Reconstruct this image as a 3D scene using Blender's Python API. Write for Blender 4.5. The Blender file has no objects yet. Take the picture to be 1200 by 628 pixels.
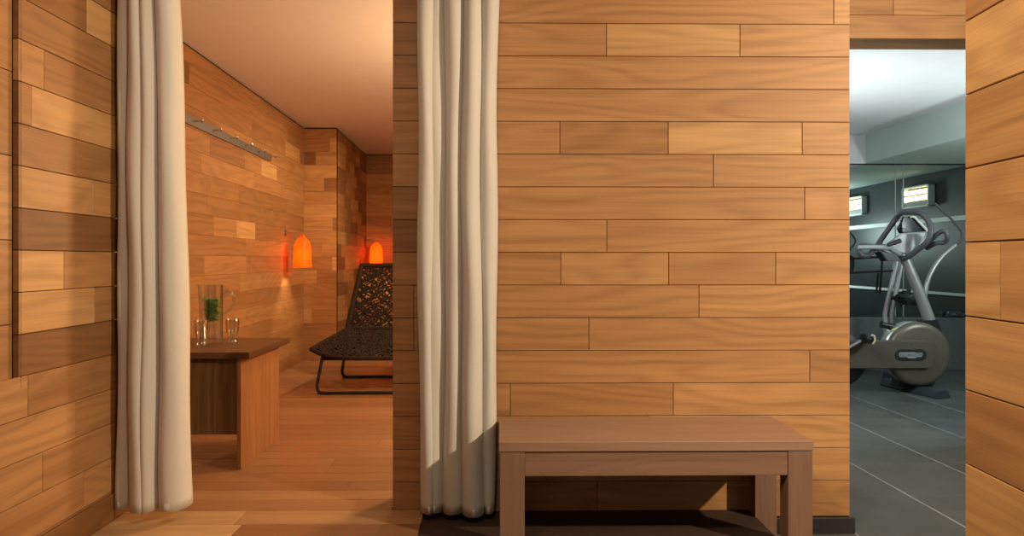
import bpy, bmesh, math, random
from mathutils import Vector, Matrix
R = random.Random(7)
sc = bpy.context.scene
COL = sc.collection
PI = math.pi
V = Vector

# ------------------------------------------------------------------ camera / measuring
F = 832.0; CH = 1.1035; HZ = 305.0; TH = math.atan(12/832.0)
FW = V((math.sin(TH), math.cos(TH), 0)); RT = V((math.cos(TH), -math.sin(TH), 0))
def ray(x, y): return FW + RT*((x-600)/F) + V((0, 0, (HZ-y)/F))
def P(x, y, Y):                      # a real point on the plane Y = const (metres)
    d = ray(x, y); return V((0, 0, CH)) + d*(Y/d.y)
def PXat(x, Y): return P(x, HZ, Y).x
cam = bpy.data.cameras.new('camera'); co = bpy.data.objects.new('camera', cam); COL.objects.link(co)
co.location = (0, 0, CH); co.rotation_euler = (PI/2, 0, -TH)
cam.sensor_width = 36; cam.lens = F/1200*36; cam.shift_y = -(314-HZ)/1200; cam.clip_start = .02
sc.camera = co
sc.cycles.transparent_max_bounces = 24

# ------------------------------------------------------------------ materials
def newmat(name):
    m = bpy.data.materials.new(name); m.use_nodes = True
    nt = m.node_tree; return m, nt, nt.nodes['Principled BSDF']
def N(nt, t, **kw):
    n = nt.nodes.new(t)
    for k, v in kw.items(): setattr(n, k, v)
    return n
def math_(nt, op, a, b=None):
    n = N(nt, 'ShaderNodeMath', operation=op)
    for i, v in enumerate((a, b)):
        if v is None: continue
        if isinstance(v, (int, float)): n.inputs[i].default_value = v
        else: nt.links.new(v, n.inputs[i])
    return n.outputs[0]
def ramp(nt, fac, stops, interp='LINEAR'):
    n = N(nt, 'ShaderNodeValToRGB'); cr = n.color_ramp; cr.interpolation = interp
    while len(cr.elements) < len(stops): cr.elements.new(.5)
    for e, (p, c) in zip(cr.elements, stops): e.position = p; e.color = (*c, 1)
    nt.links.new(fac, n.inputs[0]); return n.outputs[0]
def mixc(nt, fac, a, b, blend='MIX'):
    n = N(nt, 'ShaderNodeMix', data_type='RGBA', blend_type=blend)
    for s, v in ((n.inputs[0], fac), (n.inputs[6], a), (n.inputs[7], b)):
        if isinstance(v, (int, float)): s.default_value = v
        elif isinstance(v, tuple): s.default_value = (*v, 1)
        else: nt.links.new(v, s)
    return n.outputs[2]
def simple(name, col, rough=.5, metal=0, spec=.5, noise=0, nscale=30, bump=0, **kw):
    m, nt, b = newmat(name)
    b.inputs['Base Color'].default_value = (*col, 1); b.inputs['Roughness'].default_value = rough
    b.inputs['Metallic'].default_value = metal; b.inputs['Specular IOR Level'].default_value = spec
    for k, v in kw.items(): b.inputs[k].default_value = v
    tc = N(nt, 'ShaderNodeTexCoord')
    nz = N(nt, 'ShaderNodeTexNoise'); nz.inputs['Scale'].default_value = nscale; nz.inputs['Detail'].default_value = 4
    nt.links.new(tc.outputs['Object'], nz.inputs['Vector'])
    if noise:
        c = ramp(nt, nz.outputs[0], [(.3, tuple(x*(1-noise) for x in col)), (.7, tuple(min(1, x*(1+noise)) for x in col))])
        nt.links.new(c, b.inputs['Base Color'])
    if bump:
        bp = N(nt, 'ShaderNodeBump'); bp.inputs['Strength'].default_value = bump; bp.inputs['Distance'].default_value = .002
        nt.links.new(nz.outputs[0], bp.inputs['Height']); nt.links.new(bp.outputs[0], b.inputs['Normal'])
    return m
def wood(name, dark, mid, light, rough=.42, contrast=1.0, cath=1.0, coat=0.0):
    """boards: UV in metres along / across the grain, face attributes tone and rnd"""
    m, nt, b = newmat(name)
    uv = N(nt, 'ShaderNodeUVMap'); sp = N(nt, 'ShaderNodeSeparateXYZ'); nt.links.new(uv.outputs[0], sp.inputs[0])
    at = N(nt, 'ShaderNodeAttribute', attribute_name='tone'); ar = N(nt, 'ShaderNodeAttribute', attribute_name='rnd')
    u, v, r = sp.outputs[0], sp.outputs[1], ar.outputs['Fac']
    def coord(su, sv, sr):
        c = N(nt, 'ShaderNodeCombineXYZ')
        nt.links.new(math_(nt, 'ADD', math_(nt, 'MULTIPLY', u, su), math_(nt, 'MULTIPLY', r, 61.7)), c.inputs[0])
        nt.links.new(math_(nt, 'MULTIPLY', v, sv), c.inputs[1]); nt.links.new(math_(nt, 'MULTIPLY', r, sr), c.inputs[2])
        return c.outputs[0]
    def noise(c, det, ro=.55, dist=0):
        n = N(nt, 'ShaderNodeTexNoise'); n.inputs['Scale'].default_value = 1; n.inputs['Detail'].default_value = det
        n.inputs['Roughness'].default_value = ro; n.inputs['Distortion'].default_value = dist
        nt.links.new(c, n.inputs['Vector']); return n.outputs[0]
    n1 = noise(coord(.55, 34, 37), 4, .6, .25)
    n2 = noise(coord(3.5, 300, 91), 3, .6)
    n3 = noise(coord(.75, 4.2, 53), 2, .5, .2)
    ph = math_(nt, 'ADD', math_(nt, 'MULTIPLY', n3, 60), math_(nt, 'MULTIPLY', v, 90))
    rings = math_(nt, 'POWER', math_(nt, 'ADD', math_(nt, 'MULTIPLY', math_(nt, 'SINE', ph), .5), .5), 1.6)
    base = ramp(nt, at.outputs['Fac'], [(0, dark), (.5, mid), (1, light)])
    g = math_(nt, 'ADD', math_(nt, 'MULTIPLY', math_(nt, 'SUBTRACT', n1, .5), 0.62*contrast),
              math_(nt, 'ADD', math_(nt, 'MULTIPLY', math_(nt, 'SUBTRACT', n2, .5), .38*contrast),
                    math_(nt, 'MULTIPLY', math_(nt, 'SUBTRACT', .3, rings), .16*cath)))
    gv = math_(nt, 'MAXIMUM', math_(nt, 'ADD', g, 1.0), .45)
    mul = N(nt, 'ShaderNodeVectorMath', operation='SCALE'); nt.links.new(base, mul.inputs[0]); nt.links.new(gv, mul.inputs['Scale'])
    # darker streaks are also redder
    fac = math_(nt, 'MULTIPLY', math_(nt, 'SUBTRACT', 1.02, gv), 1.0)
    c2 = mixc(nt, fac, mul.outputs[0], (1, .84, .70), 'MULTIPLY')
    nt.links.new(c2, b.inputs['Base Color'])
    b.inputs['Roughness'].default_value = rough; b.inputs['Specular IOR Level'].default_value = .35
    b.inputs['Coat Weight'].default_value = coat; b.inputs['Coat Roughness'].default_value = .25
    bp = N(nt, 'ShaderNodeBump'); bp.inputs['Strength'].default_value = .25; bp.inputs['Distance'].default_value = .001
    nt.links.new(n2, bp.inputs['Height']); nt.links.new(bp.outputs[0], b.inputs['Normal'])
    return m

M_WALL = wood('wall_boards', (.19, .083, .032), (.43, .218, .085), (.66, .40, .165), rough=.52)
M_FLOOR = wood('floor_boards', (.15, .066, .028), (.275, .132, .058), (.56, .35, .17), rough=.40, contrast=.7, cath=.5)
M_BENCH = wood('bench_wood', (.13, .070, .042), (.245, .138, .086), (.38, .232, .148), rough=.5, contrast=1.0, cath=.5)
M_TABLE = wood('table_wood', (.10, .046, .020), (.30, .135, .048), (.42, .2, .08), rough=.4, contrast=1.5, cath=.8)
M_TSHADED = wood('streaked_shaded_wood', (.055, .026, .010), (.15, .078, .03), (.26, .14, .06), contrast=2.6, cath=1.6)  # streaky grain; shade on the table's front panel is darkened into the colour
M_GAP = simple('shadow_gap_backing', (.035, .016, .007), .8, noise=.2)
M_SKIRT = wood('skirting_wood', (.12, .052, .018), (.24, .112, .036), (.4, .2, .08), contrast=.7)
M_BASE = simple('dark_baseboard', (.022, .018, .020), .45, noise=.3, nscale=60)
M_PLASTER = simple('ceiling_plaster', (.80, .72, .685), .9, noise=.02, nscale=8)
M_GYMCEIL = simple('gym_ceiling_paint', (.80, .82, .82), .9, noise=.02, nscale=8)
M_CURT = simple('curtain_linen', (.615, .585, .525), .85, noise=.05, nscale=350, bump=.25)
M_CHROME = simple('brushed_steel', (.66, .65, .64), .25, 1, noise=.08, nscale=200)
M_RAILM = simple('rail_aluminium', (.27, .26, .26), .42, .7, noise=.08, nscale=120)
M_GYMWALL = simple('gym_charcoal_paint', (.020, .027, .028), .45, noise=.15, nscale=6)
M_DADO = simple('gym_grey_dado', (.105, .118, .118), .6, noise=.1, nscale=10)
M_BULK = simple('bulkhead_pale_green_grey_paint', (.50, .60, .565), .8, noise=.02, nscale=8)
M_WHITE = simple('white_paint', (.78, .8, .78), .5, noise=.03)
M_BLACK = simple('black_plastic', (.012, .013, .015), .42, noise=.3, nscale=80)
M_BLACKM = simple('black_metal', (.018, .016, .015), .35, .3, noise=.3, nscale=80)
M_CORD = simple('brown_black_cord', (.028, .017, .012), .75, spec=.12, noise=.5, nscale=120, bump=.4)
M_TAUPE = simple('taupe_grey_metallic', (.165, .145, .118), .38, .35, noise=.08, nscale=60)
M_SILV = simple('silver_paint', (.42, .43, .44), .35, .5, noise=.06, nscale=60)
M_GREYR = simple('dark_grey_rubber', (.085, .088, .098), .45, noise=.2, nscale=100)
M_GREYP = simple('light_grey_plastic', (.36, .39, .40), .4, noise=.06, nscale=60)
M_SCREEN = simple('dark_glass_screen', (.012, .016, .022), .12, noise=.1)
M_PLATE = simple('logo_plate_black', (.03, .032, .036), .35, noise=.2)
M_BADGE = simple('green_yellow_badge', (.50, .55, .18), .4, noise=.1)
M_STRAP = simple('cream_strap', (.70, .62, .36), .6, noise=.1)
M_GREEN = simple('mint_green', (.20, .47, .07), .5, noise=.45, nscale=60)
M_SLATE = simple('blue_grey_rubber', (.045, .055, .066), .4, noise=.2, nscale=80)

def glass(name, tint, ior, top):
    m, nt, b = newmat(name); nt.nodes.remove(b)
    tr = N(nt, 'ShaderNodeBsdfTransparent'); tr.inputs[0].default_value = (*tint, 1)
    gl = N(nt, 'ShaderNodeBsdfGlossy'); gl.inputs['Roughness'].default_value = .09
    fr = N(nt, 'ShaderNodeLayerWeight'); fr.inputs[0].default_value = .5
    mx = N(nt, 'ShaderNodeMixShader')
    nt.links.new(math_(nt, 'ADD', math_(nt, 'MULTIPLY', math_(nt, 'POWER', fr.outputs['Facing'], 2.5), top), ior), mx.inputs[0])
    nt.links.new(tr.outputs[0], mx.inputs[1]); nt.links.new(gl.outputs[0], mx.inputs[2])
    nt.links.new(mx.outputs[0], nt.nodes['Material Output'].inputs[0]); return m
M_GLASS = glass('clear_glass', (.95, .955, .95), .11, .9)
M_WATER = glass('water', (.99, .995, .985), .01, .1)
def mirror_mat():
    m, nt, b = newmat('tinted_mirror')
    b.inputs['Base Color'].default_value = (.70, .80, .775, 1); b.inputs['Metallic'].default_value = 1
    b.inputs['Roughness'].default_value = .02
    return m
M_MIRROR = mirror_mat()
def emit(name, col, s):
    m, nt, b = newmat(name)
    b.inputs['Base Color'].default_value = (*col, 1)
    b.inputs['Emission Color'].default_value = (*col, 1); b.inputs['Emission Strength'].default_value = s
    return m
M_TUBE = emit('warm_white_lamp_tube', (1, .83, .48), 3.2)
M_BULB = emit('warm_bulb', (1, .74, .38), 620)
def shade_mat():
    m, nt, b = newmat('orange_ribbed_glass')
    tc = N(nt, 'ShaderNodeTexCoord'); sp = N(nt, 'ShaderNodeSeparateXYZ'); nt.links.new(tc.outputs['Object'], sp.inputs[0])
    w = math_(nt, 'ADD', math_(nt, 'MULTIPLY', math_(nt, 'SINE', math_(nt, 'MULTIPLY', sp.outputs[2], 330)), .5), .5)
    col = mixc(nt, w, (.88, .22, .030), (.94, .30, .05))
    nt.links.new(col, b.inputs['Base Color']); b.inputs['Roughness'].default_value = .35
    tr = N(nt, 'ShaderNodeBsdfTranslucent'); nt.links.new(col, tr.inputs[0])
    mx = N(nt, 'ShaderNodeMixShader'); mx.inputs[0].default_value = .75
    nt.links.new(b.outputs[0], mx.inputs[1]); nt.links.new(tr.outputs[0], mx.inputs[2])
    nt.links.new(mx.outputs[0], nt.nodes['Material Output'].inputs[0])
    return m
M_SHADE = shade_mat()
def tile_mat():
    m, nt, b = newmat('slate_floor_tiles')
    tc = N(nt, 'ShaderNodeTexCoord'); sp = N(nt, 'ShaderNodeSeparateXYZ'); nt.links.new(tc.outputs['Object'], sp.inputs[0])
    xs = math_(nt, 'ADD', sp.outputs[0], math_(nt, 'MULTIPLY', sp.outputs[1], .019))
    gx = math_(nt, 'DIVIDE', math_(nt, 'ADD', xs, -1.973+49), .49); gy = math_(nt, 'DIVIDE', math_(nt, 'ADD', sp.outputs[1], -3.30+53.5), .535)
    def line(g, pitch, wd):
        f = math_(nt, 'FRACT', g); d = math_(nt, 'MULTIPLY', math_(nt, 'MINIMUM', f, math_(nt, 'SUBTRACT', 1.0, f)), pitch)
        return math_(nt, 'LESS_THAN', d, wd)
    cell = N(nt, 'ShaderNodeCombineXYZ'); nt.links.new(math_(nt, 'FLOOR', gx), cell.inputs[0]); nt.links.new(math_(nt, 'FLOOR', gy), cell.inputs[1])
    wn = N(nt, 'ShaderNodeTexWhiteNoise'); nt.links.new(cell.outputs[0], wn.inputs['Vector'])
    c0 = mixc(nt, wn.outputs[0], (.072, .078, .078), (.094, .10, .10))
    c1 = mixc(nt, line(gy, .535, .002), c0, (.125, .13, .13)); br = mixc(nt, line(gx, .49, .0044), c1, (.30, .31, .305))
    nz = N(nt, 'ShaderNodeTexNoise'); nz.inputs['Scale'].default_value = 5; nz.inputs['Detail'].default_value = 6
    nt.links.new(tc.outputs['Object'], nz.inputs['Vector'])
    k = ramp(nt, nz.outputs[0], [(.3, (.82, .82, .82)), (.7, (1.12, 1.12, 1.12))])
    c = mixc(nt, 1.0, br, k, 'MULTIPLY')
    nt.links.new(c, b.inputs['Base Color']); b.inputs['Roughness'].default_value = .42
    return m
M_TILE = tile_mat()

# ------------------------------------------------------------------ mesh helpers
def link(name, bm, mats, parent=None, smooth=False, axis=None, tone=.5, at=None):
    me = bpy.data.meshes.new(name)
    if at is not None: bmesh.ops.translate(bm, verts=bm.verts, vec=-V(at))
    bm.normal_update(); bm.to_mesh(me); bm.free()
    if not isinstance(mats, (list, tuple)): mats = [mats]
    for m in mats: me.materials.append(m)
    if smooth:
        me.polygons.foreach_set('use_smooth', [True]*len(me.polygons))
        if hasattr(me, 'set_sharp_from_angle'): me.set_sharp_from_angle(angle=math.radians(38))
    if axis is not None: grain(me, axis, tone)
    o = bpy.data.objects.new(name, me); COL.objects.link(o)
    if at is not None: o.location = at
    if parent is not None:
        o.parent = parent; q = parent
        while q is not None: o.location = V(o.location) - V(q.location); q = q.parent
    return o
def grain(me, axis, tone):
    uv = me.uv_layers.new(name='UVMap')
    rnd = R.random()
    for p in me.polygons:
        n = p.normal; other = [i for i in range(3) if i != axis]
        drop = max(other, key=lambda i: abs(n[i])); o2 = [i for i in other if i != drop][0]
        end = abs(n[axis]) > .8
        for li in p.loop_indices:
            c = me.vertices[me.loops[li].vertex_index].co
            uv.data[li].uv = (c[other[0]]*.2, c[other[1]]) if end else (c[axis], c[o2] + c[drop]*.6)
    for nm, val in (('tone', tone), ('rnd', rnd)):
        a = me.attributes.new(nm, 'FLOAT', 'FACE'); a.data.foreach_set('value', [val]*len(me.polygons))
def root(name, loc, label, cat, group=None):
    o = bpy.data.objects.new(name, None); COL.objects.link(o); o.location = loc; o.empty_display_size = .05
    return tag(o, label, cat, group)
def tag(o, label, cat, group=None, kind=None):
    o['label'] = label; o['category'] = cat
    if group: o['group'] = group
    if kind: o['kind'] = kind
    return o
def copy_thing(o):
    def rec(s, par):
        c = s.copy(); COL.objects.link(c)
        if par is not None: c.parent = par
        for ch in s.children: rec(ch, c)
        return c
    return rec(o, None)
def box(bm, lo, hi, bev=0.0, seg=2, rot=None, about=None):
    lo, hi = V(lo), V(hi); r = bmesh.ops.create_cube(bm, size=1); vs = r['verts']
    for v in vs: v.co = V(((lo.x+hi.x)/2+v.co.x*(hi.x-lo.x), (lo.y+hi.y)/2+v.co.y*(hi.y-lo.y), (lo.z+hi.z)/2+v.co.z*(hi.z-lo.z)))
    if bev:
        es = list({e for v in vs for e in v.link_edges})
        r = bmesh.ops.bevel(bm, geom=es, offset=bev, segments=seg, affect='EDGES', profile=.5)
        vs = r['verts']+[v for v in vs if v.is_valid]
    if rot is not None: bmesh.ops.rotate(bm, verts=list({v for v in vs if v.is_valid}), cent=about, matrix=rot)
def boxbm(lo, hi, bev=0.0, seg=2): bm = bmesh.new(); box(bm, lo, hi, bev, seg); return bm
def spline(pts, n=6, closed=False):
    pts = [V(p) for p in pts]; out = []; L = len(pts); rng = range(L if closed else L-1)
    for i in rng:
        if closed: a, b, c, d = (pts[(i+k) % L] for k in (-1, 0, 1, 2))
        else: a, b, c, d = pts[max(i-1, 0)], pts[i], pts[i+1], pts[min(i+2, L-1)]
        for k in range(n):
            t = k/n
            out.append(.5*((2*b)+(c-a)*t+(2*a-5*b+4*c-d)*t*t+(3*b-3*c+d-a)*t**3))
    if not closed: out.append(pts[-1])
    return out
def tube(bm, pts, r, seg=10, closed=False, flat=1.0):
    pts = [V(p) for p in pts]; L = len(pts); rs = r if isinstance(r, (list, tuple)) else [r]*L
    rings = []; nrm = None
    for i, p in enumerate(pts):
        a = pts[(i-1) % L] if (closed or i > 0) else p; b = pts[(i+1) % L] if (closed or i < L-1) else p
        t = (b-a).normalized()
        if nrm is None:
            ref = V((0, 0, 1)) if abs(t.z) < .9 else V((1, 0, 0)); nrm = (ref - t*ref.dot(t)).normalized()
        else: nrm = (nrm - t*nrm.dot(t)).normalized()
        bi = t.cross(nrm)
        rings.append([bm.verts.new(p + (nrm*math.cos(2*PI*k/seg)*flat + bi*math.sin(2*PI*k/seg))*rs[i]) for k in range(seg)])
    for i in range(L if closed else L-1):
        A, B = rings[i], rings[(i+1) % L]
        for k in range(seg): bm.faces.new((A[k], A[(k+1) % seg], B[(k+1) % seg], B[k]))
    if not closed: bm.faces.new(rings[0][::-1]); bm.faces.new(rings[-1])
def rounded(pts, rad, n=5):             # closed polyline with rounded corners
    pts = [V(p) for p in pts]; out = []; L = len(pts)
    for i in range(L):
        p, a, b = pts[i], pts[i-1], pts[(i+1) % L]
        ra, rb = min(rad, (a-p).length*.48), min(rad, (b-p).length*.48)
        s0, s1 = p+(a-p).normalized()*ra, p+(b-p).normalized()*rb
        for k in range(n+1):
            t = k/n; out.append(s0*(1-t)**2+p*2*t*(1-t)+s1*t*t)
    return out
def lathe(bm, prof, seg=32, c=(0, 0, 0), axis='Z', closed=False):
    c = V(c); rings = []
    for r, h in prof:
        ring = []
        for k in range(seg):
            a = 2*PI*k/seg; x, y = r*math.cos(a), r*math.sin(a)
            ring.append(bm.verts.new(c + (V((x, y, h)) if axis == 'Z' else V((x, h, -y)) if axis == 'Y' else V((h, x, y)))))
        rings.append(ring)
    n = len(rings)
    for i in range(n if closed else n-1):
        A, B = rings[i], rings[(i+1) % n]
        for k in range(seg): bm.faces.new((A[k], A[(k+1) % seg], B[(k+1) % seg], B[k]))
    if not closed:
        bm.faces.new(rings[0][::-1]); bm.faces.new(rings[-1])
def prism(bm, poly, d):                 # polygon (3D points) pushed along d
    d = V(d); a = [bm.verts.new(V(p)) for p in poly]; b = [bm.verts.new(V(p)+d) for p in poly]; n = len(poly)
    bm.faces.new(a); bm.faces.new(b[::-1])
    for i in range(n): bm.faces.new((a[i], b[i], b[(i+1) % n], a[(i+1) % n]))
    bmesh.ops.recalc_face_normals(bm, faces=bm.faces)

# ------------------------------------------------------------------ boarded walls and floors
Z0, PITCH = .0795, .132
def zrow(k): return Z0 + PITCH*k
def boards(name, O, U, W, Nn, rows, mat, back, thick, gap=.0011, label=None, cat='wall', backz=None, kind='structure'):
    """rows: (w0, w1, [(u0, u1, tone, n), ...]).  point = O + U u + W w + Nn n"""
    O, U, W, Nn = V(O), V(U), V(W), V(Nn); bm = bmesh.new()
    ft = bm.faces.layers.float.new('tone'); fr = bm.faces.layers.float.new('rnd'); uvl = bm.loops.layers.uv.new('UVMap')
    flip = U.cross(W).dot(Nn) < 0
    def face(pts, t, r, mi=0):
        vs = [bm.verts.new(O+U*p[0]+W*p[1]+Nn*p[2]) for p in pts]
        if flip: vs = vs[::-1]; pts = pts[::-1]
        f = bm.faces.new(vs); f[ft] = t; f[fr] = r; f.material_index = mi
        for l, p in zip(f.loops, pts): l[uvl].uv = (p[0], p[1]+p[2])
    for w0, w1, segs in rows:
        for s in segs:
            u0, u1, t = s[:3]; n = s[3] if len(s) > 3 else 0.0; r = R.random(); c = .0012
            def ring(i, dn): return [(u0+i, w0+i, n+dn), (u1-i, w0+i, n+dn), (u1-i, w1-i, n+dn), (u0+i, w1-i, n+dn)]
            a, b2, d2 = ring(gap+c, 0), ring(gap, -c), ring(gap, -.009)
            face(a, t, r)
            for i in range(4):
                j = (i+1) % 4
                face([b2[i], b2[j], a[j], a[i]], t, r); face([d2[i], d2[j], b2[j], b2[i]], t, r)
    us = [s[0] for r_ in rows for s in r_[2]]+[s[1] for r_ in rows for s in r_[2]]; u0, u1 = min(us), max(us)
    nmin = min([s[3] if len(s) > 3 else 0.0 for r_ in rows for s in r_[2]])
    w0, w1 = backz or (min(r_[0] for r_ in rows), max(r_[1] for r_ in rows))
    c8 = [(u, w, n) for n in (nmin-.0085, -thick) for w in (w0, w1) for u in (u0, u1)]
    q = lambda *i: face([c8[k] for k in i], .3, .5, 1)
    q(0, 1, 3, 2); q(5, 4, 6, 7); q(4, 0, 2, 6); q(1, 5, 7, 3); q(4, 5, 1, 0); q(2, 3, 7, 6)
    o = link(name, bm, [mat, back])
    tag(o, label, cat, kind=kind); return o
def fill(u0, u1, Lmin, Lmax, forced=(), tones=(.25, .75)):
    out = []; cur = u0; fs = sorted(forced)
    def run(a, b):
        x = a
        while x < b-1e-4:
            L = R.uniform(Lmin, Lmax); e = x+L
            if b-e < Lmin*.6: e = b
            out.append((x, e, R.uniform(*tones))); x = e
    for f in fs:
        run(cur, f[0]); out.append(f); cur = f[1]
    run(cur, u1); return out
D = 2.86
# --- wall ahead, rows from the skirting up (joint positions as x, then board tones)
fx = lambda x: PXat(x, D)
WL, WR = fx(460), fx(996)
frows = {0: ([700, 905], [.4, .5, .36]), 1: ([640, 870], [.45, .5, .52]), 2: ([560, 760], [.45, .5, .56]),
         3: ([598, 789], [.46, .40, .55]), 4: ([949], [.5, .38]), 5: ([485, 690], [.42, .45, .47]), 6: ([485, 819], [.4, .48, .55]),
         7: ([520, 657, 783.5, 909], [.45, .45, .57, .43, .56]), 8: ([490, 711], [.18, .52, .55]), 9: ([490, 943], [.33, .5, .54]),
         10: ([836], [.5, .53]), 11: ([656, 783, 940], [.46, .37, .74, .55]), 12: ([545], [.45, .52]), 13: ([530], [.4, .5]),
         14: ([500, 710.5, 867], [.38, .46, .70, .55]), 15: ([977], [.48, .62]), 16: ([640, 850], [.5, .4, .6]), 17: ([760], [.5, .55]),
         18: ([600, 900], [.4, .5, .6]), 19: ([700], [.5, .45])}
rows = []
for k, (js, ts) in frows.items():
    xs = [WL]+[fx(j) for j in js]+[WR]
    rows.append((zrow(k) if k else .066, zrow(k+1), [(xs[i], xs[i+1], ts[i]) for i in range(len(ts))]))
boards('wall_front', (0, D, 0), (1, 0, 0), (0, 0, 1), (0, -1, 0), rows, M_WALL, M_GAP, .16, backz=(0, zrow(20)),
       label='honey timber board wall straight ahead behind the bench')
# --- left wall of the changing room, with a shallow recessed panel near the camera
A = V((-1.512, 0, 0)); Bp = V((-1.503, 2.84, 0)); UL = (Bp-A).normalized(); NL = V((UL.y, -UL.x, 0))
def uleft(x):                                   # where a sight line at column x meets that wall
    d = ray(x, HZ); a = A; t = (a.x*d.y - a.y*d.x)/(UL.y*d.x - UL.x*d.y); return t
lj = {1: ([99], [.45, .52]), 2: ([50], [.55, .42]), 3: ([89], [.60, .42]), 4: ([33], [.60, .34]), 5: ([], [.12]),
      6: ([111], [.78, .42]), 7: ([75], [.85, .52]), 8: ([], [.10]), 9: ([108], [.66, .55]), 10: ([90], [.3, .34]),
      11: ([37], [.40, .74]), 12: ([52], [.58, .36]), 13: ([], [.34]), 14: ([102], [.22, .8])}
uE, uN = 2.83, -1.2; uP = uleft(22.3)
rows = [(.103, zrow(1), [(uN, uE, .3)])]
for k in range(1, 20):
    js, ts = lj.get(k, ([R.uniform(45, 100)], [R.uniform(.2, .7), R.uniform(.2, .7)]))
    xs = [uP]+[uleft(j) for j in js]+[uE]
    segs = [(xs[i], xs[i+1], ts[i]) for i in range(len(ts))]
    if k <= 4: segs[0] = (segs[0][0]-.35, segs[0][1], segs[0][2]); segs = fill(uN, segs[0][0], .5, .9, tones=(.4, .6))+segs
    rows.append((zrow(k), zrow(k+1), segs))
zs = [.705, zrow(5)+.165, zrow(5)+.165+.262, zrow(5)+.165+.524, zrow(5)+.165+.786, zrow(5)+.165+1.05, zrow(5)+.165+1.31, zrow(20)]
rows[4+0] = rows[4]
for i in range(len(zs)-1):
    rows.append((zs[i], zs[i+1], [(uN, uP-.55, .5, -.02), (uP-.55, uP-.001, .46+.1*(i % 3)-.05, -.02)]))
boards('wall_left', A, UL, (0, 0, 1), NL, rows, M_WALL, M_GAP, .42, backz=(0, zrow(20)),
       label='mixed light and dark timber board wall on the left beside the curtain')
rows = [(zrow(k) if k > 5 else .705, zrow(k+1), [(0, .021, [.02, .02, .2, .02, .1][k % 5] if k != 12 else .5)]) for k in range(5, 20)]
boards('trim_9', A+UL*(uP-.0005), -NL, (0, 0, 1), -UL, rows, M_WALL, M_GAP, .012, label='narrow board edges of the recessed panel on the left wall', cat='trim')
# --- near wall end on the right
RB = V((.832, 1.264, 0)); UR = V((650-588, 832, 0)).normalized(); NR = V((-UR.y, UR.x, 0))
rr = {0: .45, 1: .5, 2: .58, 3: .5, 4: .62, 5: .36, 6: .62}
rows = []
for k in range(-0, 20):
    z0 = zrow(k) if k else 0
    segs = [(-2.2, 0, rr.get(k, .5)+.1)]
    if k == 7: segs = [(-2.2, -.10, .62), (-.10, 0, .82)]
    if k == 8: segs = [(-2.2, 0, .62)]
    if k == 9: segs = [(-2.2, 0, .60)]
    if k == 10: segs = [(-2.2, 0, .84)]
    if k == 11: segs = [(-2.2, 0, .42)]
    rows.append((z0, zrow(k+1), segs))
boards('wall_right', RB, UR, (0, 0, 1), NR, rows, M_WALL, M_GAP, .16, label='orange timber board wall end close on the right')
# --- lintel wall over the gym doorway
GY = 4.0; gz = CH+262*GY/F
rows = [(gz, gz+.132, [(1.5, 2.9, .55)]), (gz+.132, gz+.264, [(1.5, PXat(1047, GY), .5), (PXat(1047, GY), 2.9, .62)]), (gz+.264, gz+.40, [(1.5, 2.9, .5)])]
boards('wall_lintel', (0, GY, 0), (1, 0, 0), (0, 0, 1), (0, -1, 0), rows, M_WALL, M_SKIRT, .21, label='timber board lintel above the gym doorway')
for nm, a, b, lb in (('trim_1', (1.40, GY, 0), (1.72, GY+.21, gz+.4), 'left timber jamb of the gym doorway'),
                 ('trim_2', (2.86, GY, 0), (3.6, GY+.21, gz+.4), 'right timber jamb of the gym doorway')):
    tag(link(nm, boxbm(a, b), M_SKIRT, axis=2, tone=.6), lb, 'trim', kind='structure')
# --- lounge walls
LC = 2.4355
LA, LB = V((-1.905, 2.95, 0)), V((-1.985, 7.15, 0)); ULo = (LB-LA).normalized(); NLo = V((ULo.y, -ULo.x, 0)); LL = (LB-LA).length
def lrow(k): return (zrow(k) if k else .103, min(zrow(k+1), LC-.014))
force = {13: [(5.82-2.95, 6.24-2.95, .82)], 9: [(5.25-2.95, 5.67-2.95, .86)], 15: [(6.5-2.95, 7.0-2.95, .72)], 16: [(4.2-2.95, 4.42-2.95, .1)]}
rows = [(*lrow(k), fill(0, LL, .45, 1.3, force.get(k, ()), (.28, .55))) for k in range(18)]
boards('wall_lounge_left', LA, ULo, (0, 0, 1), NLo, rows, M_WALL, M_GAP, .15, gap=.0005, backz=(0, LC), label='timber board wall on the left of the lounge')
CX = -1.659
pier = {17: [(0, 1, .5)], 16: [(0, .8, .45), (.8, 1, .8)], 15: [(0, .36, .12), (.36, 1, .62)], 14: [(0, 1, .78)], 13: [(0, .62, .62), (.62, 1, .2)],
        12: [(0, 1, .55)], 11: [(0, 1, .78)], 10: [(0, .88, .72), (.88, 1, .35)], 9: [(0, 1, .7)], 8: [(0, .55, .6), (.55, 1, .68)], 7: [(0, .86, .5), (.86, 1, .85)],
        6: [(0, .4, .7), (.4, 1, .45)], 5: [(0, 1, .6)], 4: [(0, 1, .66)], 3: [(0, .25, .9), (.25, 1, .6)], 2: [(0, 1, .5)], 1: [(0, 1, .45)], 0: [(0, 1, .4)]}
w = CX+1.985
rows = [(*lrow(k), [(a*w, b*w, t) for a, b, t in pier[k]]) for k in range(18)]
boards('wall_lounge_pier_front', (-1.985, 7.15, 0), (1, 0, 0), (0, 0, 1), (0, -1, 0), rows, M_WALL, M_GAP, .05, gap=.0005, backz=(0, LC), label='narrow pale timber pier face beside the nearer sconce')
PB = V((-1.70, 8.95, 0)); PA = V((CX, 7.162, 0)); UP = (PB-PA).normalized(); NP = V((UP.y, -UP.x, 0)); PL = (PB-PA).length
rows = [(*lrow(k), fill(0, PL, .18, .6, (), (.05, .72))) for k in range(18)]
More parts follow.
